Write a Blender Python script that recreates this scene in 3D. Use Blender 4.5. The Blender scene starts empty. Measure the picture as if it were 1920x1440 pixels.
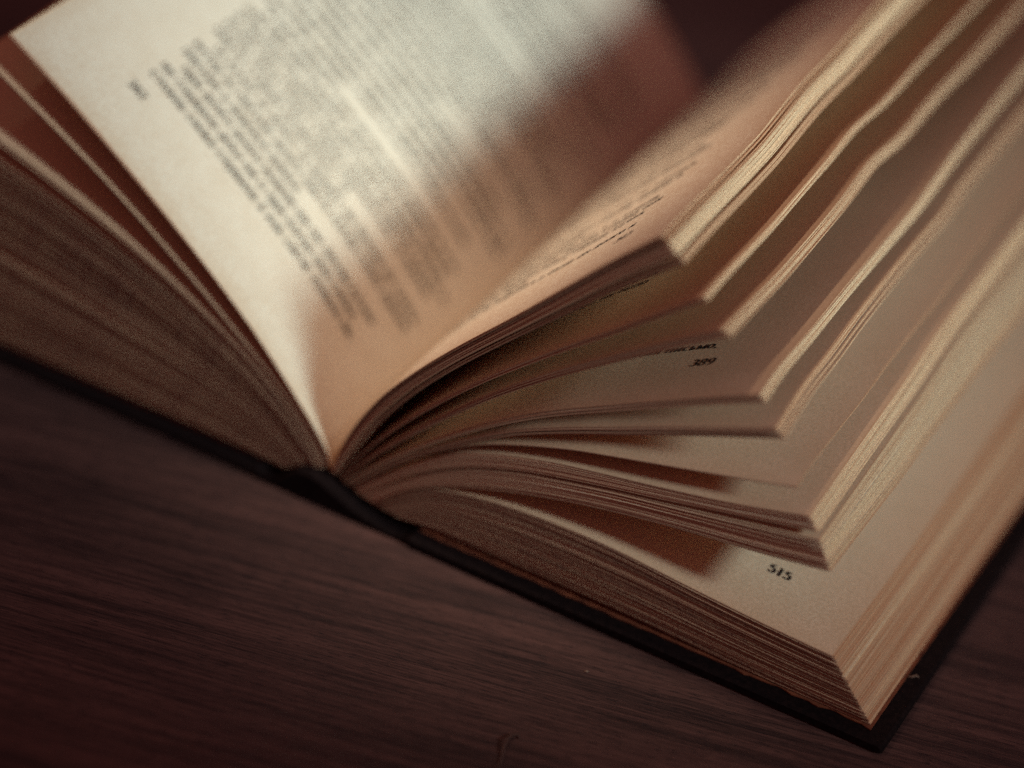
import bpy, math, random
import numpy as np
from mathutils import Matrix, Vector

rng = np.random.default_rng(7)
random.seed(7)
sc = bpy.context.scene
COL = sc.collection
MM = 0.001

# ------------------------------------------------------------------ camera
cam_d = bpy.data.cameras.new('camera')
cam = bpy.data.objects.new('camera', cam_d)
COL.objects.link(cam)
cam_d.sensor_width = 36.0
cam_d.lens = 100.0
cam_d.clip_start = 0.01
cam_d.clip_end = 20.0
cam.matrix_world = Matrix(((0.872714738, -0.360015410, 0.329784613, 0.235936864),
                           (0.474225491, 0.464445183, -0.747931050, -0.449157329),
                           (0.116099829, 0.809122720, 0.576056640, 0.396473732),
                           (0, 0, 0, 1)))
cam_d.dof.use_dof = True
cam_d.dof.focus_distance = 0.600
cam_d.dof.aperture_fstop = 3.2
sc.camera = cam

# ------------------------------------------------------------------ light
KEY_W, KEY_C = 158.0, (0.60, 0.82, 0.83)
WARM_W, WARM_C = 29.0, (1.0, 0.88, 0.68)
AMB_S, AMB_C = 0.20, (1.0, 0.43, 0.41)
world = bpy.data.worlds.new('World')
sc.world = world
world.use_nodes = True
bg = world.node_tree.nodes['Background']
bg.inputs['Color'].default_value = (*AMB_C, 1)
bg.inputs['Strength'].default_value = AMB_S


def lamp(name, kind, loc, target, power, color, **kw):
    d = bpy.data.lights.new(name, kind)
    d.energy = power
    d.color = color
    for k, v in kw.items():
        setattr(d, k, v)
    o = bpy.data.objects.new(name, d)
    COL.objects.link(o)
    o.location = loc
    o.rotation_euler = (Vector(target) - Vector(loc)).to_track_quat('-Z', 'Y').to_euler()
    return o


KD = Vector((0.80, -0.16, 0.54)).normalized()          # direction towards the key light; its narrow cone imitates vignetting
KT = Vector((-0.024, 0.094, 0.055))
lamp('key_lamp', 'SPOT', KT + KD * 1.15, KT, KEY_W, KEY_C,
     spot_size=math.radians(13.2), spot_blend=1.0, shadow_soft_size=0.135)
WD = Vector((-0.36, 0.02, 0.93)).normalized()          # direction towards an added, unseen warm fill spot
WT = Vector((0.012, 0.046, 0.055))
lamp('warm_fill_spot', 'SPOT', WT + WD * 0.9, WT, WARM_W, WARM_C,
     spot_size=math.radians(11.5), spot_blend=1.0, shadow_soft_size=0.04)

sc.view_settings.view_transform = 'Standard'
sc.view_settings.look = 'None'
sc.view_settings.exposure = 0.0
sc.view_settings.gamma = 1.0
sc.render.engine = 'CYCLES'
sc.cycles.use_denoising = False
sc.cycles.max_bounces = 12
sc.cycles.diffuse_bounces = 10
sc.cycles.transmission_bounces = 6
sc.cycles.sample_clamp_indirect = 4.0


# ------------------------------------------------------------------ materials
class NT:
    def __init__(self, name):
        self.m = bpy.data.materials.new(name)
        self.m.use_nodes = True
        self.t = self.m.node_tree
        self.t.nodes.clear()
        self.out = self.n('ShaderNodeOutputMaterial')

    def n(self, typ, **kw):
        nd = self.t.nodes.new(typ)
        for k, v in kw.items():
            setattr(nd, k, v)
        return nd

    def l(self, a, b):
        self.t.links.new(a, b)

    def val(self, sock, v):
        if hasattr(v, 'is_linked') or isinstance(v, bpy.types.NodeSocket):
            self.l(v, sock)
        else:
            sock.default_value = v

    def math(self, op, a, b=0.0, clamp=False):
        nd = self.n('ShaderNodeMath', operation=op, use_clamp=clamp)
        self.val(nd.inputs[0], a)
        self.val(nd.inputs[1], b)
        return nd.outputs[0]

    def mix(self, fac, a, b, mode='MIX'):
        nd = self.n('ShaderNodeMix', data_type='RGBA', blend_type=mode)
        self.val(nd.inputs[0], fac)
        self.val(nd.inputs[6], a if not isinstance(a, tuple) else (*a, 1)[:4])
        self.val(nd.inputs[7], b if not isinstance(b, tuple) else (*b, 1)[:4])
        return nd.outputs[2]

    def ramp(self, v, a, b, lo=0.0, hi=1.0):
        nd = self.n('ShaderNodeMapRange', interpolation_type='SMOOTHSTEP')
        self.val(nd.inputs[0], v)
        nd.inputs[1].default_value = a
        nd.inputs[2].default_value = b
        nd.inputs[3].default_value = lo
        nd.inputs[4].default_value = hi
        return nd.outputs[0]

    def noise(self, vec, scale, detail=3.0, rough=0.55):
        nd = self.n('ShaderNodeTexNoise')
        self.l(vec, nd.inputs['Vector'])
        nd.inputs['Scale'].default_value = scale
        nd.inputs['Detail'].default_value = detail
        nd.inputs['Roughness'].default_value = rough
        return nd.outputs['Fac']


def paper_material():
    k = NT('aged_paper')
    at = k.n('ShaderNodeAttribute', attribute_name='leaf')      # mm to fore edge, mm from tail, leaf tone
    sp = k.n('ShaderNodeSeparateXYZ')
    k.l(at.outputs['Vector'], sp.inputs[0])
    X, Y, T = sp.outputs
    cm = k.n('ShaderNodeCombineXYZ')
    k.l(X, cm.inputs[0]); k.l(Y, cm.inputs[1])
    k.l(k.math('MULTIPLY', T, 137.0), cm.inputs[2])
    P = cm.outputs[0]
    d = k.math('MINIMUM', k.math('MINIMUM', X, Y), k.math('SUBTRACT', 200.0, Y))
    wob = k.noise(P, 0.09, 2.0)
    d2 = k.math('ADD', d, k.math('MULTIPLY', k.math('SUBTRACT', wob, 0.5), 5.0))
    edge = k.ramp(d2, 7.0, -1.0)
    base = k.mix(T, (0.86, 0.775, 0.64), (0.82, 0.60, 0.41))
    base = k.mix(k.math('MULTIPLY', edge, 0.35), base, (0.60, 0.40, 0.23))
    # old leaves brown from the margins inwards; high tone also paints the fan's warm shade
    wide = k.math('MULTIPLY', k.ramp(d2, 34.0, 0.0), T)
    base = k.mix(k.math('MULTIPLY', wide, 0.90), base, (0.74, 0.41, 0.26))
    # the cut edges are browned by age; the tail edge is darkened further to paint in its shade
    rim_f = k.ramp(X, 0.5, 0.0)
    rim_t = k.ramp(k.math('MINIMUM', Y, k.math('SUBTRACT', 200.0, Y)), 0.5, 0.0)
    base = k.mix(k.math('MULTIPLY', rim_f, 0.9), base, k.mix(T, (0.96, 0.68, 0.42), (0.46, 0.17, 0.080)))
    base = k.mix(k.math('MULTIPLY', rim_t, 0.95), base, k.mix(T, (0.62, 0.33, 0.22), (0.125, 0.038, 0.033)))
    # mottled fibre
    blot = k.noise(P, 0.16, 4.0, 0.6)
    fib = k.noise(P, 1.25, 4.0, 0.68)
    fine = k.noise(P, 5.5, 2.0, 0.6)
    base = k.mix(k.ramp(blot, 0.35, 0.75, 0.0, 0.16), base, (0.56, 0.40, 0.24))
    base = k.mix(k.ramp(fib, 0.36, 0.64, 0.0, 0.50), base, (0.54, 0.32, 0.19))
    base = k.mix(k.ramp(fine, 0.60, 0.80, 0.0, 0.30), base, (0.92, 0.84, 0.68))
    bump = k.n('ShaderNodeBump')
    bump.inputs['Strength'].default_value = 0.35
    bump.inputs['Distance'].default_value = 0.00006
    k.l(k.math('ADD', fib, k.math('MULTIPLY', fine, 0.5)), bump.inputs['Height'])
    df = k.n('ShaderNodeBsdfPrincipled')
    k.l(base, df.inputs['Base Color'])
    df.inputs['Roughness'].default_value = 0.85
    df.inputs['Specular IOR Level'].default_value = 0.12
    k.l(bump.outputs[0], df.inputs['Normal'])
    tr = k.n('ShaderNodeBsdfTranslucent')
    k.l(k.mix(0.6, base, (0.75, 0.34, 0.13)), tr.inputs['Color'])
    mx = k.n('ShaderNodeMixShader')
    mx.inputs[0].default_value = 0.14
    k.l(df.outputs[0], mx.inputs[1]); k.l(tr.outputs[0], mx.inputs[2])
    k.l(mx.outputs[0], k.out.inputs[0])
    return k.m


def simple(name, col, rough=0.6, spec=0.3, noise=None):
    k = NT(name)
    b = k.n('ShaderNodeBsdfPrincipled')
    b.inputs['Roughness'].default_value = rough
    b.inputs['Specular IOR Level'].default_value = spec
    if noise:
        tc = k.n('ShaderNodeTexCoord')
        f = k.noise(tc.outputs['Object'], noise[0], 4.0)
        k.l(k.mix(k.ramp(f, 0.35, 0.7), col, noise[1]), b.inputs['Base Color'])
        bp = k.n('ShaderNodeBump')
        bp.inputs['Strength'].default_value = 0.5
        bp.inputs['Distance'].default_value = noise[2]
        k.l(k.noise(tc.outputs['Object'], noise[0] * 3, 3.0), bp.inputs['Height'])
        k.l(bp.outputs[0], b.inputs['Normal'])
    else:
        b.inputs['Base Color'].default_value = (*col, 1)
    k.l(b.outputs[0], k.out.inputs[0])
    return k.m


def wood_material():
    k = NT('dark_wood')
    tc = k.n('ShaderNodeTexCoord')
    mp = k.n('ShaderNodeMapping')
    mp.inputs['Rotation'].default_value = (0, 0, math.radians(-13.4))
    k.l(tc.outputs['Object'], mp.inputs['Vector'])

    def stretched(sx, sy):
        m2 = k.n('ShaderNodeMapping')
        m2.inputs['Scale'].default_value = (sx, sy, 1)
        k.l(mp.outputs[0], m2.inputs['Vector'])
        return m2.outputs[0]
    wide = k.noise(stretched(4, 70), 1.0, 3.0, 0.5)
    mid = k.noise(stretched(16, 520), 1.0, 3.0, 0.6)
    fine = k.noise(stretched(70, 2600), 1.0, 4.0, 0.75)
    pore = k.noise(stretched(240, 3200), 1.0, 2.0, 0.6)
    v = k.math('ADD', k.math('MULTIPLY', wide, 0.30),
               k.math('ADD', k.math('MULTIPLY', mid, 0.35), k.math('MULTIPLY', fine, 0.50)))
    col = k.mix(k.ramp(v, 0.44, 0.72), (0.017, 0.0074, 0.0078), (0.100, 0.041, 0.035))
    col = k.mix(k.ramp(pore, 0.56, 0.66, 0.0, 0.85), col, (0.010, 0.0045, 0.006))
    b = k.n('ShaderNodeBsdfPrincipled')
    k.l(col, b.inputs['Base Color'])
    b.inputs['Specular IOR Level'].default_value = 0.25
    k.l(k.ramp(fine, 0.3, 0.7, 0.48, 0.66), b.inputs['Roughness'])
    bp = k.n('ShaderNodeBump')
    bp.inputs['Strength'].default_value = 0.35
    bp.inputs['Distance'].default_value = 0.0001
    k.l(k.math('SUBTRACT', fine, k.math('MULTIPLY', k.ramp(pore, 0.6, 0.72), 0.8)), bp.inputs['Height'])
    k.l(bp.outputs[0], b.inputs['Normal'])
    k.l(b.outputs[0], k.out.inputs[0])
    return k.m


PAPER = paper_material()
INK = simple('printing_ink', (0.022, 0.013, 0.013), 0.7, 0.2)
CLOTH = simple('black_book_cloth', (0.0055, 0.0026, 0.0030), 0.8, 0.06, (900.0, (0.011, 0.0052, 0.0052), 0.0001))
ENDP = simple('red_brown_endpaper', (0.18, 0.050, 0.025), 0.8, 0.1, (300.0, (0.10, 0.028, 0.016), 0.00005))
WOOD = wood_material()
FIBRE = simple('dry_wood_fibre', (0.075, 0.034, 0.027), 0.7, 0.2)
LINT = simple('pale_lint', (0.20, 0.12, 0.09), 0.8, 0.1)


# ------------------------------------------------------------------ helpers
def link(name, verts, faces, mat, parent=None, smooth=False, attr=None):
    me = bpy.data.meshes.new(name)
    me.from_pydata(np.asarray(verts, dtype=float).tolist(), [], [tuple(f) for f in faces])
    if attr is not None:
        a = me.attributes.new('leaf', 'FLOAT_VECTOR', 'POINT')
        a.data.foreach_set('vector', np.asarray(attr, dtype=np.float32).ravel())
    if smooth:
        me.polygons.foreach_set('use_smooth', np.ones(len(me.polygons), dtype=bool))
    me.materials.append(mat)
    me.update()
    o = bpy.data.objects.new(name, me)
    COL.objects.link(o)
    if parent is not None:
        o.parent = parent
    return o


def smooth_curve(P, n=240):
    """Catmull-Rom through P, resampled by arc length; returns n points and the length."""
    P = np.asarray(P, float)
    Q = np.vstack([2 * P[0] - P[1], P, 2 * P[-1] - P[-2]])
    out = []
    for i in range(1, len(Q) - 2):
        p0, p1, p2, p3 = Q[i - 1:i + 3]
        t = np.linspace(0, 1, 24, endpoint=False)[:, None]
        # centripetal-like damping keeps uneven spacing from overshooting
        m1 = (p2 - p0) * np.linalg.norm(p2 - p1) / (np.linalg.norm(p2 - p1) + np.linalg.norm(p1 - p0))
        m2 = (p3 - p1) * np.linalg.norm(p2 - p1) / (np.linalg.norm(p2 - p1) + np.linalg.norm(p3 - p2))
        h = (2 * t**3 - 3 * t**2 + 1) * p1 + (t**3 - 2 * t**2 + t) * m1 + (-2 * t**3 + 3 * t**2) * p2 + (t**3 - t**2) * m2
        out.append(h)
    C = np.vstack(out + [Q[-2:-1]])
    s = np.r_[0, np.cumsum(np.hypot(*np.diff(C, axis=0).T))]
    k = np.ones(9) / 9
    u = np.linspace(0, s[-1], n)
    R = np.c_[np.interp(u, s, C[:, 0]), np.interp(u, s, C[:, 1])]
    pad = np.vstack([np.repeat(R[:1], 4, 0), R, np.repeat(R[-1:], 4, 0)])
    S = np.c_[np.convolve(pad[:, 0], k, 'valid'), np.convolve(pad[:, 1], k, 'valid')]
    S[0], S[-1] = R[0], R[-1]
    return S


YG = np.linspace(-5, 205, 421)


def lift_curve(pts):
    p = np.array([(-5, pts[0][1])] + list(pts) + [(205, pts[-1][1])], float)
    v = np.interp(YG, p[:, 0], p[:, 1])
    g = np.exp(-0.5 * (np.arange(-18, 19) / 7.0)**2)
    g /= g.sum()
    w = np.convolve(np.pad(v, 18, mode='edge'), g, 'valid')
    return w


class Leaf:
    """One sheet: a tail profile in the x-z plane, carried along y with a lift that grows to the fore edge."""

    def __init__(self, prof, lift, power=1.5, side=1):
        self.p = prof
        self.s = np.r_[0, np.cumsum(np.hypot(*np.diff(prof, axis=0).T))]
        self.L = self.s[-1]
        self.lift = lift
        self.power = power
        self.side = side

    def at(self, s, y, off=0.0):
        s = np.asarray(s, float); y = np.asarray(y, float)

        def raw(s, y):
            sc_ = np.clip(s, 0, self.L)
            x = np.interp(sc_, self.s, self.p[:, 0]); z = np.interp(sc_, self.s, self.p[:, 1])
            e = s - sc_
            tx, tz = self.p[-1] - self.p[-4]
            q = math.hypot(tx, tz)
            x = x + e * tx / q; z = z + e * tz / q
            d = np.interp(y, YG, self.lift) * (np.clip(s, 0, None) / self.L)**self.power
            r = np.array([self.p[-1, 0] - 2 * self.side, self.p[-1, 1] - 8.0])
            r /= np.linalg.norm(r)
            nx, nz = (-r[1], r[0]) if self.side > 0 else (r[1], -r[0])
            return np.stack([x + nx * d, y, z + nz * d], -1)
        P = raw(s, y)
        if off != 0.0:
            a = raw(s + 0.3, y) - raw(s - 0.3, y)
            b = raw(s, y + 0.3) - raw(s, y - 0.3)
            n = np.cross(a, b) * self.side
            n /= np.linalg.norm(n, axis=-1, keepdims=True) + 1e-12
            P = P + n * off
        return P


def leaf_mesh(leaf, ns, ny, thick, tone, dy=0.0, ds=0.0, wob=0.15, y1=200.0):
    """Closed thin sheet: vertices in mm, faces, attribute rows."""
    L = leaf.L + ds
    u = np.linspace(0, 1, ns)**0.9
    v = np.linspace(0, 1, ny)
    ph = rng.uniform(0, 6.28, 3)
    yt = dy + wob * np.sin(u * 5 + ph[0])              # tail edge is never quite straight
    U, V = np.meshgrid(u, v, indexing='ij')
    ls = L + wob * 0.7 * np.sin(V * 9 + ph[1])
    S = U * ls
    Y = yt[:, None] + V * (y1 - yt[:, None])
    A = leaf.at(S, Y, thick / 2).reshape(-1, 3)
    B = leaf.at(S, Y, -thick / 2).reshape(-1, 3)
    N = ns * ny
    idx = np.arange(N).reshape(ns, ny)
    q = np.stack([idx[:-1, :-1], idx[1:, :-1], idx[1:, 1:], idx[:-1, 1:]], -1).reshape(-1, 4)
    bq = q[:, ::-1] + N
    rim = []
    ring = np.concatenate([idx[:, 0], idx[-1, 1:], idx[-2::-1, -1], idx[0, -2:0:-1]])
    nxt = np.roll(ring, -1)
    rim = np.stack([ring + N, nxt + N, nxt, ring], -1)
    at = np.stack([ls - S, Y - yt[:, None], np.full_like(S, tone)], -1).reshape(-1, 3)
    return np.vstack([A, B]), np.vstack([q, bq, rim]), np.vstack([at, at])


def build_leaves(name, leaves, parent, label=None, stuff=False):
    V, F, A, base = [], [], [], 0
    for (v, f, a) in leaves:
        V.append(v); F.append(f + base); A.append(a); base += len(v)
    V = np.vstack(V) * MM; F = np.vstack(F); A = np.vstack(A)
    o = link(name, V, F.tolist(), PAPER, parent, smooth=False, attr=A)
    if stuff:
        o['kind'] = 'stuff'
    if label:
        o['label'] = label
    return o


# ------------------------------------------------------------------ table
def table():
    x0, x1, y0, y1, t = -0.75, 0.75, -0.75, 0.95, 0.03
    b = 0.002
    V = [(x0, y0, -b), (x1, y0, -b), (x1, y1, -b), (x0, y1, -b),
         (x0 + b, y0 + b, 0), (x1 - b, y0 + b, 0), (x1 - b, y1 - b, 0), (x0 + b, y1 - b, 0),
         (x0, y0, -t), (x1, y0, -t), (x1, y1, -t), (x0, y1, -t)]
    F = [(4, 5, 6, 7), (0, 1, 5, 4), (1, 2, 6, 5), (2, 3, 7, 6), (3, 0, 4, 7),
         (8, 9, 1, 0), (9, 10, 2, 1), (10, 11, 3, 2), (11, 8, 0, 3), (11, 10, 9, 8)]
    o = link('table_top', V, F, WOOD)
    o['kind'] = 'structure'
    o['label'] = 'dark brown wooden table top with fine straight grain'
    return o


table()

# ------------------------------------------------------------------ the book
book = bpy.data.objects.new('open_book', None)
COL.objects.link(book)
book.empty_display_size = 0.05
book['label'] = 'thick old open book with fanned yellowed pages and a black cloth cover'
book['category'] = 'book'


def extrude_profile(name, prof, y0, y1, mat, parent, ny=2, jitter=0.0, bevel=0.5):
    """Closed x-z outline (mm) carried along y with slightly eased ends."""
    prof = np.asarray(prof, float)
    c = prof.mean(0)
    ys = [y0, y0 + bevel] + list(np.linspace(y0 + bevel, y1 - bevel, ny)[1:-1]) + [y1 - bevel, y1]
    n = len(prof)
    V = []
    for i, y in enumerate(ys):
        p = prof.copy()
        if i in (0, len(ys) - 1):
            d = prof - c
            p = prof - np.sign(d) * np.minimum(np.abs(d), bevel) * 0.6
        for (x, z) in p:
            V.append((x, y + (random.uniform(-jitter, jitter) if i in (0, 1) else 0), z))
    F = []
    for i in range(len(ys) - 1):
        for j in range(n):
            k = (j + 1) % n
            F.append((i * n + j, i * n + k, (i + 1) * n + k, (i + 1) * n + j))
    F.append(tuple(range(n))[::-1])
    F.append(tuple((len(ys) - 1) * n + j for j in range(n)))
    return link(name, np.array(V) * MM, F, mat, parent)


def board(xa, xb, y0, y1, z0, z1):
    r = 0.7
    lo, hi = min(xa, xb), max(xa, xb)
    pr = [(lo + r, z0), (hi - r, z0), (hi - r * .3, z0 + r * .3), (hi, z0 + r), (hi, z1 - r), (hi - r * .3, z1 - r * .3),
          (hi - r, z1), (lo + r, z1), (lo + r * .3, z1 - r * .3), (lo, z1 - r), (lo, z0 + r), (lo + r * .3, z0 + r * .3)]
    o = extrude_profile('cover_board', pr, y0, y1, CLOTH, book, ny=4, bevel=0.8)
    return o


rb = board(19.5, 135.2, -4.2, 204, 0.05, 2.6)
lb = board(-19.5, -135.5, -3.2, 204, 0.05, 2.6)
# spine strip: cloth joints dip to the table, solid black fills the hollow back to stand for its shade
arch = [(-20.5, 1.6), (-17.5, 1.5), (-15.2, 2.2), (-12.6, 4.9), (-9.8, 7.2), (-6.5, 7.7), (-3.0, 6.7), (1.0, 5.0),
        (5.0, 3.4), (9.0, 2.0), (13.0, 1.1), (16.0, 0.9), (18.0, 1.3), (20.5, 1.8)]
under = [(20.5, 0.15), (15, 0.1), (8, 0.08), (0, 0.08), (-8, 0.08), (-15, 0.1), (-20.5, 0.15)]
spine = extrude_profile('spine', (arch + under)[::-1], -3.6, 204, CLOTH, book, ny=4, bevel=0.5)

# traced tail profiles of the fan (mm): x to the right of the spine, z above the table
PR = {
    'P1t': [(-3, 8.5), (-1.9, 13), (0.5, 20), (3.8, 27), (8.4, 34.8), (14.9, 43.4), (23.4, 53.3), (35.8, 66.6), (47.7, 79.9), (56, 89.2), (65.4, 99)],
    'P1b': [(-1.6, 8), (1.8, 15), (7, 25.5), (14.7, 36.9), (19.7, 43.2), (26, 50.4), (34.4, 59.2), (40.6, 65.5), (48.6, 73.6), (57.1, 82.2), (71.2, 94.9)],
    'P2t': [(-0.8, 7.8), (3.5, 15.5), (9.6, 24.4), (16.1, 32.5), (24.7, 42.1), (33.2, 50.7), (41.5, 58.4), (49.8, 65.8), (58.6, 73.3), (64.9, 78.9), (72.6, 85.6), (76.4, 88.9)],
    'P3t': [(0, 7.4), (6, 16.3), (16.5, 28.6), (25.2, 37.8), (33.7, 46.2), (46.3, 57.1), (59.5, 67.3), (71.9, 76.5), (81.7, 83.4)],
    'P4t': [(1, 7), (7.3, 14.4), (14.9, 22.1), (21.6, 28.3), (30.3, 35.6), (39, 42.0), (47.6, 47.6), (61.4, 55.3), (72.3, 61.3), (84.4, 67.8), (92, 71.7)],
    'P5t': [(2, 6.6), (8.5, 13.9), (15, 20.4), (22, 26.3), (30.5, 32.8), (39.4, 38.8), (52.7, 45.6), (62.2, 49.9), (77.4, 56.9), (96.8, 65.3)],
    'P6t': [(3, 6.2), (9, 12.9), (14.8, 18.8), (21.7, 24.8), (30.7, 30.8), (39.9, 35.2), (53.5, 40.2), (63.2, 42.9), (70.4, 44.8), (83.5, 48.2), (96.1, 51.5), (103.7, 53.6)],
    'P7t': [(3.6, 6), (10, 12.6), (17.2, 19.2), (26.4, 26.2), (35.7, 30.6), (49.5, 34.8), (64, 37.9), (72.6, 39.6), (90.1, 43.4), (107.7, 48.1)],
    'P7b': [(5, 5.4), (11.5, 11.5), (19, 18), (29, 24.2), (40.7, 29.0), (49.9, 31.6), (64.4, 35.0), (73.1, 36.8), (90.5, 40.7), (110.1, 45.3)],
    'P8t': [(5.2, 5.3), (12, 11.2), (19.6, 17.4), (29.5, 23.4), (40.9, 28.2), (50.2, 30.8), (64.6, 34.2), (73.2, 35.9), (90.5, 39.3), (110.8, 43.4)],
    'P8b': [(9, 4.4), (13.6, 9.5), (19.6, 14.2), (28.1, 18.4), (42.2, 23.4), (55.9, 27.2), (69.4, 30.1), (83.8, 32.4), (100.6, 34.7), (114.2, 37.1)],
    'P9t': [(9.5, 4.3), (14, 9.1), (19, 13.0), (23.5, 15.3), (33.1, 17.7), (42.7, 19.0), (52.2, 19.6), (61.7, 19.7), (71.2, 19.3), (86.3, 18.1), (103.9, 17), (119.1, 16.4)],
    'P9b': [(15.5, 3.6), (24.8, 4.4), (50, 4.5), (78, 4.1), (97.3, 3.5), (111.3, 3.15), (130.4, 3.05)],
    'Lt': [(-3.2, 8.6), (-4.2, 12.3), (-7.4, 16.8), (-13, 23.2), (-21.3, 32.2), (-29.7, 40.3), (-47.4, 55.0), (-63.6, 67.3), (-78.2, 77.6), (-92.7, 86.9)],
    'LB': [(-4.4, 8.4), (-8, 13.8), (-13.5, 20.2), (-20, 26.4), (-29.1, 33.4), (-41.8, 42.8), (-69.1, 61.0), (-95.4, 76.0), (-101, 79.0)],
    'LC': [(-5, 8.2), (-9, 13.0), (-14, 18.8), (-21, 24.8), (-29, 30.6), (-49.6, 41.8), (-73, 51.6), (-95.2, 59.0), (-108, 62.8)],
    'LDt': [(-5.6, 8), (-9.6, 12.3), (-14.5, 17.6), (-21.5, 23.4), (-29.5, 28.6), (-50, 39.0), (-73, 47.5), (-95, 53.5), (-110, 56.8)],
    'LDb': [(-9, 7), (-13.5, 10.4), (-18.5, 13.5), (-26, 17.0), (-36, 20.0), (-55, 24.0), (-76, 27.6), (-97, 30.5), (-117, 32.5)],
    'LEt': [(-9.2, 6.9), (-13.7, 10.1), (-18.8, 13.1), (-26.2, 16.3), (-36.2, 19.0), (-55, 22.6), (-76, 25.8), (-97, 28.2), (-118, 29.8)],
    'LEb': [(-15.2, 3.6), (-25, 4.3), (-60, 4.4), (-94, 4.0), (-127, 3.3)],
}
PR = {k: smooth_curve(v) for k, v in PR.items()}
LIFT = {
    'P1': [(0, 0), (13, .4), (32, .5), (48, .8), (66, 2.1), (75, 2.6), (92, 2.6), (110, 3.4), (132, 3.9), (200, 4.5)],
    'P2': [(0, 0), (8, .3), (33, .3), (51, 1), (67, 1.5), (80, 2.4), (97, 1.4), (120, 1.9), (152, 2.1), (200, 2.4)],
    'P3': [(0, 0), (27, -.4), (44, 0), (60, .5), (80, 2.0), (94, .8), (117, 1.6), (144, 1.2), (174, 1.4), (200, 1.5)],
    'P4': [(0, 0), (8, 1.2), (23, 1.2), (32, 1.4), (47, 1.8), (64, 2), (86, 2.2), (113, 4), (134, 4.7), (157, 5.3), (200, 5.5)],
    'P5': [(0, 0), (15.6, 2.2), (31, 2.5), (42, 3.3), (61, 4), (77, 4.3), (98, 4.1), (106, 5.5), (127, 5.7), (148, 5.9), (200, 6)],
    'P6': [(0, 0), (7, 1), (23, 1.2), (38, 1.3), (48, 2.1), (65, 2.6), (80, 2.6), (110, 3.8), (200, 5)],
    'P7': [(0, 0), (19, 1.2), (45, 2.7), (59, 3.5), (71, 4.8), (85, 5.4), (120, 6), (200, 6)],
    'P8': [(0, 0), (40, -.5), (54, .4), (71, .6), (85, 1.3), (100, 1.4), (112, 1.2), (200, 1.5)],
    'P9': [(0, 0), (40, -.4), (77, 0.1), (116, 1.2), (200, 1.3)],
    'FLAT': [(0, 0), (200, 0)],
    'LB': [(0, 0), (12, 1.5), (35, 5), (60, 6.5), (200, 7)],
    'LC': [(0, 0), (12, 1.5), (35, 6), (60, 9), (200, 11)],
    'L': [(0, 0), (40, .5), (90, -.4), (140, .6), (200, 0)],
}
LIFT = {k: lift_curve(v) for k, v in LIFT.items()}
TH = 0.17


def blend_profile(a, b, t, n=240):
    return PR[a] * (1 - t) + PR[b] * t


def shifted(a, d, t):
    """Profile a moved d mm down its own normal and sheared at the fore edge, as sheets under it lie."""
    P = PR[a]
    tg = np.gradient(P, axis=0)
    tg /= np.linalg.norm(tg, axis=1, keepdims=True)
    sgn = 1 if P[-1, 0] > 0 else -1
    n = np.c_[tg[:, 1], -tg[:, 0]] * sgn
    w = np.linspace(0.12, 1, len(P))[:, None]**0.7
    return P + n * d * w + tg * d * 0.55 * np.linspace(0, 1, len(P))[:, None]


def tone_run(n, lo=0.1, hi=0.9):
    """Leaf tones drift in gatherings, with single leaves lighter or darker."""
    base = np.interp(np.arange(n), np.arange(0, n + 8, 8), rng.uniform(lo, hi, len(np.arange(0, n + 8, 8))))
    return np.clip(base + rng.normal(0, 0.30, n), 0, 1)


def make_group(profiles, lifts, side, ns, ny, first_tone=0.7, jy=0.18, js=0.2, tones=None, name='page_block', th=TH):  # first_tone browns the fan's top pages, painting in their warm shade
    """First profile becomes the loose top page, the rest one block of leaves."""
    out = []
    tn = tone_run(len(profiles)) if tones is None else tones
    top = Leaf(profiles[0], lifts[0], side=side)
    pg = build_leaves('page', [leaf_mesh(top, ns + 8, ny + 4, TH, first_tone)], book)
    for i in range(1, len(profiles)):
        lf = Leaf(profiles[i], lifts[i], side=side)
        out.append(leaf_mesh(lf, ns, ny, th, tn[i], dy=rng.normal(0, jy), ds=rng.normal(0, js)))
    if out:
        build_leaves(name, out, book, stuff=True)
    return pg, top


def lift_mix(a, b, t):
    return LIFT[a] * (1 - t) + LIFT[b] * t


# --- right-hand fan, from the top down
t1 = np.r_[0, 0.045, 0.09, 0.13, 0.21, 0.25, np.linspace(0.31, 0.70, 20), np.linspace(0.83, 1.0, 6)]
g1, top1 = make_group([blend_profile('P1t', 'P1b', t) for t in t1], [LIFT['P1'] * (1 - 0.05 * t) for t in t1], 1, 40, 64,
                      first_tone=0.3, tones=np.r_[.2, .8, .9, .8, .7, .75, rng.uniform(0.0, 0.22, 20), rng.uniform(.55, .95, 6)])
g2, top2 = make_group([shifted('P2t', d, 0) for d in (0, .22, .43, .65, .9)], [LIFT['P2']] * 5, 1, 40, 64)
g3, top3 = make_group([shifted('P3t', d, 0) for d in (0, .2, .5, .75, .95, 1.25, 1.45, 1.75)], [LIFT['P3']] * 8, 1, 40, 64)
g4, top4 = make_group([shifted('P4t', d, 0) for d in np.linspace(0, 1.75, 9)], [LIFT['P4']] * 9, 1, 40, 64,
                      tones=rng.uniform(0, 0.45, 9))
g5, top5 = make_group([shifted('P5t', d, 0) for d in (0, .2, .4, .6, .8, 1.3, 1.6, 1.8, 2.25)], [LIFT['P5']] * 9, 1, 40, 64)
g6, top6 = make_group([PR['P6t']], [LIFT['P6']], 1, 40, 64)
t7 = np.linspace(0, 1, 22)
g7, top7 = make_group([blend_profile('P7t', 'P7b', t) for t in t7], [LIFT['P7']] * 22, 1, 36, 40, tones=tone_run(22, 0, .4), jy=.12, th=0.125)
t8 = np.linspace(0, 1, 48)
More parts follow.
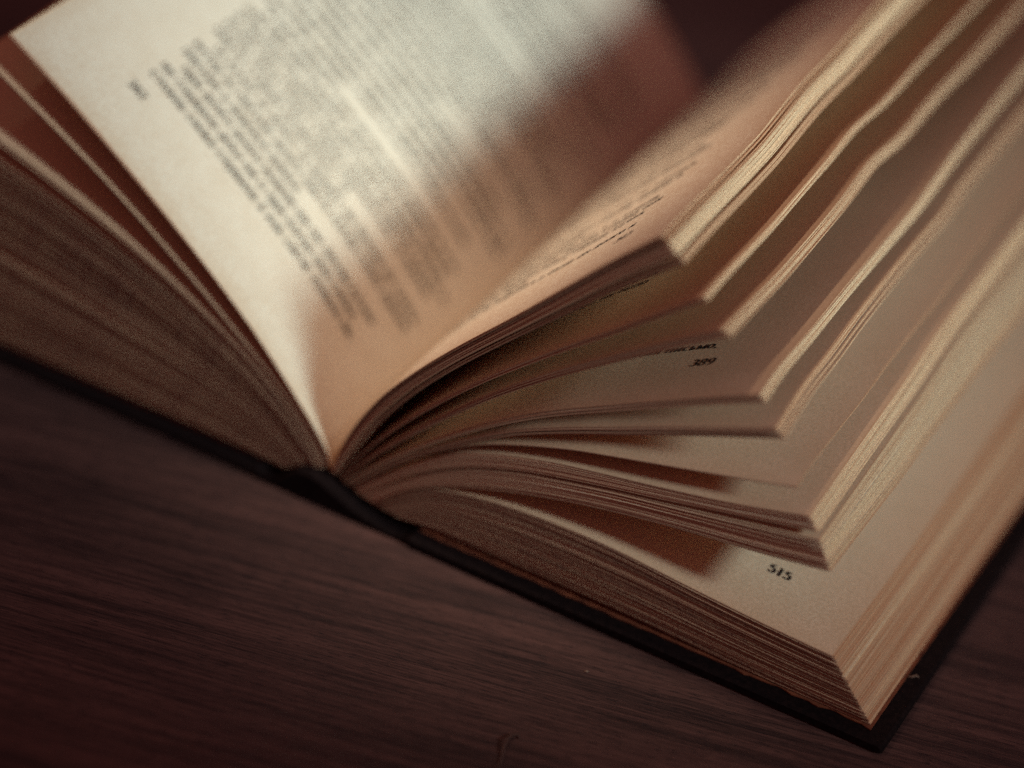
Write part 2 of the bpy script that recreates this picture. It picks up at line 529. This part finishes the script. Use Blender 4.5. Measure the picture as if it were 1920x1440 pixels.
g8, top8 = make_group([blend_profile('P8t', 'P8b', t) for t in t8], [lift_mix('P7', 'P8', min(1, t * 1.6)) for t in t8], 1, 36, 40,
                      tones=np.r_[tone_run(30, 0., .4), tone_run(18, .1, .7)], jy=.12, th=0.125)
t9 = np.linspace(0, 1, 104)
g9, top9 = make_group([blend_profile('P9t', 'P9b', t) for t in t9], [LIFT['P9'] * (1 - t) for t in t9], 1, 36, 16,
                      tones=tone_run(104, 0.55, 1.1), jy=0.09, js=0.12, th=0.118)

# --- left-hand leaves
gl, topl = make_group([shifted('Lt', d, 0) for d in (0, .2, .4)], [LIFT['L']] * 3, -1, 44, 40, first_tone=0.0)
gb, topb = make_group([shifted('LB', d, 0) for d in (0, .22, .45, .7)], [LIFT['LB']] * 4, -1, 36, 24, first_tone=0.85, tones=[.8] * 4)
gc, topc = make_group([shifted('LC', d, 0) for d in (0, .25, .5, .8, 1.1, 1.6)], [LIFT['LC']] * 6, -1, 36, 24, first_tone=0.8, tones=[.9] * 6)
td = np.sort(np.r_[0, 1, rng.beta(1, 1.1, 98)])
gd, topd = make_group([blend_profile('LDt', 'LDb', t) for t in td], [LIFT['L'] * (1 - t) for t in td], -1, 34, 14, jy=0.12, th=0.12, first_tone=.9, tones=tone_run(100, .75, 1.2))
te = np.linspace(0, 1, 130)
ge, tope = make_group([blend_profile('LEt', 'LEb', t) for t in te], [LIFT['FLAT']] * 130, -1, 34, 10, jy=0.12, th=0.12, first_tone=.9, tones=tone_run(130, .75, 1.2))


# --- endpapers: thin red-brown sheets pasted on the boards, their edge a little ragged
def endpaper(side, x_in, x_out, y0):
    n = 90
    xs = np.linspace(x_in, x_out, n)
    V = []
    for i, x in enumerate(xs):
        fray = 0.22 * math.sin(i * 0.9) * math.sin(i * 0.37) + random.uniform(-.08, .08)
        if i > n * 0.72:
            fray *= 2.0
        for z in (2.72, 2.98):
            V.append((x, y0 + fray, z))
            V.append((x, 200.5, z))
    F = []
    for i in range(n - 1):
        a, b = i * 4, i * 4 + 4
        F += [(a + 2, b + 2, b + 3, a + 3), (a, a + 1, b + 1, b), (a, b, b + 2, a + 2), (a + 1, a + 3, b + 3, b + 1)]
    F += [(0, 2, 3, 1), (4 * n - 4, 4 * n - 3, 4 * n - 1, 4 * n - 2)]
    if side < 0:
        F = [f[::-1] for f in F]
    return link('endpaper', np.array(V) * MM, F, ENDP, book)


endpaper(1, 21.0, 131.0, -0.55)
endpaper(-1, -21.0, -129.0, 0.6)


# ------------------------------------------------------------------ print
def arc(cx, cy, rx, ry, a0, a1, n=9):
    a = np.radians(np.linspace(a0, a1, n))
    return [(cx + rx * math.cos(t), cy + ry * math.sin(t)) for t in a]


def stem(x, y0=0.0, y1=1.0):
    return [[(x, y0), (x, y1)], [(x - .17, y0), (x + .17, y0)], [(x - .17, y1), (x + .1, y1)]]


G = {
    'п': (1.1, stem(.22) + stem(.86) + [[(.22, 1), (.86, 1)]]),
    'и': (1.1, stem(.22) + stem(.86) + [[(.22, .05), (.86, .95)]]),
    'н': (1.1, stem(.22) + stem(.86) + [[(.22, .52), (.86, .52)]]),
    'с': (.88, [arc(.47, .5, .36, .5, 45, 315)]),
    'ь': (.9, stem(.22) + [arc(.25, .29, .45, .29, 90, -90, 7)]),
    'м': (1.35, stem(.2) + stem(1.15) + [[(.2, 1), (.67, .08)], [(.67, .08), (1.15, 1)]]),
    'о': (.98, [arc(.48, .5, .38, .5, 0, 360, 13)]),
    'т': (1.0, stem(.5) + [[(.08, .85), (.08, 1), (.92, 1), (.92, .85)]]),
    'а': (.95, [arc(.4, .28, .28, .29, 0, 360, 9), [(.7, .04), (.7, .72)], arc(.45, .72, .26, .28, 0, 150, 6), [(.7, .04), (.88, .08)]]),
    'е': (.9, [[(.13, .55), (.8, .55)], arc(.46, .5, .36, .5, 8, 315, 10)]),
    'р': (.98, stem(.22, -.45, 1) + [arc(.42, .5, .4, .5, 140, -140, 9)]),
    'л': (1.0, [[(.08, .03), (.2, .1), (.35, 1), (.8, 1)]] + stem(.8)),
    'в': (.9, stem(.22) + [arc(.25, .76, .37, .24, 90, -90, 6), arc(.25, .27, .47, .27, 90, -90, 6)]),
    'к': (.98, stem(.22) + [[(.25, .5), (.78, .98)], [(.38, .58), (.85, 0)]]),
    'д': (1.1, [[(.2, 0), (.4, 1), (.82, 1)]] + stem(.82) + [[(.05, -.22), (.05, 0), (1.02, 0), (1.02, -.22)]]),
    'у': (.95, [[(.1, 1), (.5, .1)], [(.86, 1), (.4, -.32), (.15, -.4)]]),
    'я': (.95, stem(.72) + [arc(.62, .74, .42, .26, 90, 270, 6), [(.5, .48), (.12, 0)]]),
    'г': (.82, stem(.22) + [[(.22, 1), (.76, 1), (.76, .8)]]),
    'ы': (1.35, stem(.22) + [arc(.25, .29, .42, .29, 90, -90, 6)] + stem(1.12)),
    'з': (.8, [arc(.36, .76, .28, .24, 150, -90, 6), arc(.36, .27, .34, .27, 90, -150, 7)]),
    'б': (.98, [arc(.48, .42, .37, .42, 0, 360, 11), [(.12, .5), (.2, 1.15), (.5, 1.3), (.82, 1.42)]]),
    'ч': (.98, stem(.78) + [[(.2, 1), (.2, .65), (.4, .46), (.78, .52)]]),
    'ш': (1.45, stem(.2) + stem(.72) + stem(1.24) + [[(.2, 0), (1.24, 0)]]),
    'й': (1.1, stem(.22) + stem(.86) + [[(.22, .05), (.86, .95)], arc(.54, 1.38, .2, .18, 180, 360, 5)]),
    'х': (.95, [[(.1, 1), (.85, 0)], [(.12, 0), (.85, 1)]]),
    ',': (.4, [[(.18, .1), (.2, -.02), (.1, -.26)]]),
    '.': (.4, [[(.18, -.02), (.18, .14)]]),
    '-': (.6, [[(.05, .5), (.55, .5)]]),
    '1': (.9, [[(.45, 0), (.45, 1.45)], [(.2, 0), (.7, 0)], [(.18, 1.2), (.45, 1.45)]]),
    '2': (.9, [arc(.42, 1.05, .3, .4, 165, -30, 8), [(.68, .86), (.12, .06)], [(.1, .02), (.78, .02)]]),
    '3': (.9, [arc(.4, 1.08, .29, .37, 150, -90, 8), arc(.4, .36, .36, .37, 90, -150, 9)]),
    '4': (.9, [[(.58, 0), (.58, 1.45)], [(.58, 1.45), (.05, .42)], [(.05, .42), (.85, .42)]]),
    '5': (.9, [[(.74, 1.4), (.22, 1.4)], [(.22, 1.4), (.19, .78)], arc(.4, .44, .37, .46, 125, -155, 10)]),
    '8': (.9, [arc(.43, 1.08, .29, .37, 0, 360, 11), arc(.43, .36, .36, .37, 0, 360, 12)]),
    '9': (.9, [arc(.43, 1.0, .33, .44, 0, 360, 12), arc(.25, .95, .51, .95, 0, -95, 8)]),
}
WORDS = ('потом она долго стояла у окна и слушала как шумит река а он писал письмо при свече и думал о дороге '
         'в старом доме было тихо за лесом садилось солнце никто не сказал ни слова только ветер качал деревья '
         'и снова начиналась осень когда они вышли из города').split()
WORDS = [w for w in WORDS if all(c in G for c in w)]


def ribbons(polys, thick, thin):
    """Broad-nib strokes: verticals heavy, horizontals light. Yields strips of (left, right) points."""
    for pl in polys:
        P = np.array(pl, float)
        if len(P) == 2:
            P = np.array([P[0], P[0] * .5 + P[1] * .5, P[1]])
        t = np.gradient(P, axis=0)
        t /= np.linalg.norm(t, axis=1, keepdims=True) + 1e-9
        w = (thin + (thick - thin) * np.abs(t[:, 1])**1.5)[:, None] / 2
        n = np.c_[-t[:, 1], t[:, 0]]
        yield P + n * w, P - n * w


def set_text(runs, leaf, xh, left, name, parent, thick=.36, thin=.17):
    """runs: (string, start s, baseline y). Reading direction is away from the gutter on right pages, towards it on left ones."""
    SV, YV, F = [], [], []
    for (txt, s0, y0) in runs:
        cx = 0.0
        for ch in txt:
            if ch == ' ':
                cx += 0.62
                continue
            w, polys = G[ch]
            for a, b in ribbons(polys, thick, thin):
                base = len(SV)
                for (p, q) in zip(a, b):
                    for r in (p, q):
                        SV.append(s0 + (-1 if left else 1) * (cx + r[0]) * xh)
                        YV.append(y0 + r[1] * xh)
                for i in range(len(a) - 1):
                    F.append((base + 2 * i, base + 2 * i + 1, base + 2 * i + 3, base + 2 * i + 2))
            cx += w + 0.1
    V = leaf.at(np.array(SV), np.array(YV), TH / 2 + 0.035) * MM
    return link(name, V, F, INK, parent)


def width(txt):
    return sum(0.62 if c == ' ' else G[c][0] + 0.1 for c in txt)


def paragraph_lines(n, w, xh, seed, pattern):
    """Justify-looking prose lines; pattern gives each line's share of the measure."""
    r = random.Random(seed)
    out = []
    for i in range(n):
        share = pattern[i % len(pattern)]
        line, target = '', w / xh * share
        if i > 0 and pattern[(i - 1) % len(pattern)] < 1:
            line = '   '
        while True:
            wd = r.choice(WORDS)
            cand = (line + ' ' + wd) if line.strip() else line + wd
            if width(cand) > target:
                break
            line = cand
        line += r.choice(['', ',', '.']) if share == 1 else '.'
        out.append(line)
    return out


XH = 1.8
PITCH = 4.4


def page_text(leaf, pg, left, s_out, s_in, seed, pattern, n=34, y0=24.8, name='printed_text', rows=None):
    w = abs(s_out - s_in)
    lines = paragraph_lines(n, w, XH, seed, pattern)
    start = s_out if left else s_in
    runs = [(t, start, y0 + i * PITCH) for i, t in enumerate(lines[::-1]) if (rows is None or i in rows)]
    set_text(runs, leaf, XH, left, name, pg)


# left page: number and text block
Ll = topl.L
page_text(topl, gl, True, Ll - 24, 11.5, 3, [1, 1, .55, 1, 1, 1, .8, 1, .35, 1, 1, 1, 1, .7])
set_text([('342', Ll - 23, 17)], topl, XH, True, 'page_number', gl, .34, .15)
# top right page
L1 = top1.L
page_text(top1, g1, False, L1 - 21, 15, 9, [1, 1, 1, .4, 1, 1, .75, 1, 1, 1, .6])
set_text([('343', L1 - 24.5, 17)], top1, XH, False, 'page_number', g1, .36, .16)
# the page under it shows only the ends of its lines
page_text(top2, g2, False, top2.L - 21, 15, 21, [1, 1, .6, 1, 1, 1, 1, .5])
# page 389
L4 = top4.L


def s_of_x(leaf, x):
    return float(np.interp(x, leaf.p[:, 0], leaf.s))


page_text(top4, g4, False, L4 - 24, 15, 33, [1, 1, 1, .7, 1, 1], y0=22.4 + PITCH)
last = 'он писал письмо,'
set_text([(last, s_of_x(top4, 74.2) - width(last) * XH, 22.4)], top4, XH, False, 'printed_text', g4)
set_text([('389', s_of_x(top4, 71.5), 14.2)], top4, XH * 1.1, False, 'page_number', g4, .34, .16)
# page 515
set_text([('515', s_of_x(top9, 96.2), 16.6)], top9, XH * 1.02, False, 'page_number', g9, .46, .2)


# ------------------------------------------------------------------ crumbs on the table
def strip_thing(name, pts, widths, mat, label, cat, thick=0.12):
    """A curled sliver: a tapered strip with thickness along a 3D path (mm)."""
    P = np.array(pts, float)
    t = np.gradient(P, axis=0)
    t /= np.linalg.norm(t, axis=1, keepdims=True)
    side = np.cross(t, (0, 0, 1.0))
    side /= np.linalg.norm(side, axis=1, keepdims=True) + 1e-9
    up = np.cross(side, t)
    V = []
    for p, s, u, w in zip(P, side, up, widths):
        V += [p + s * w + u * thick, p - s * w + u * thick, p - s * w - u * thick, p + s * w - u * thick]
    F = []
    for i in range(len(P) - 1):
        a, b = 4 * i, 4 * i + 4
        for j in range(4):
            F.append((a + j, a + (j + 1) % 4, b + (j + 1) % 4, b + j))
    F += [(3, 2, 1, 0), tuple(4 * len(P) - 4 + j for j in range(4))]
    o = link(name, np.array(V) * MM, F, mat, smooth=True)
    o['label'] = label
    o['category'] = cat
    return o


strip_thing('wood_shaving', [(70.6, -56.0, .15), (70.7, -53.6, .2), (70.1, -51.2, .45), (69.2, -49.0, .9), (68.6, -46.6, 1.1), (68.9, -44.6, .8), (69.7, -43.6, .4), (70.3, -44.4, .2)],
            [.1, .2, .3, .36, .36, .3, .2, .08], FIBRE, 'small curled brown wood shaving on the bare table', 'shaving')
strip_thing('lint_fleck', [(131.2, 19.8, 2.8), (132.0, 20.3, 2.9), (132.6, 21.0, 3.1), (133.3, 20.8, 2.9)],
            [.1, .2, .18, .06], LINT, 'tiny pale lint fleck on the black cover rim', 'lint')
strip_thing('paper_crumb', [(71.8, -17.6, .14), (72.2, -17.3, .2), (72.6, -17.1, .16)],
            [.16, .26, .14], LINT, 'tiny pale paper crumb on the table beside the book', 'crumb')
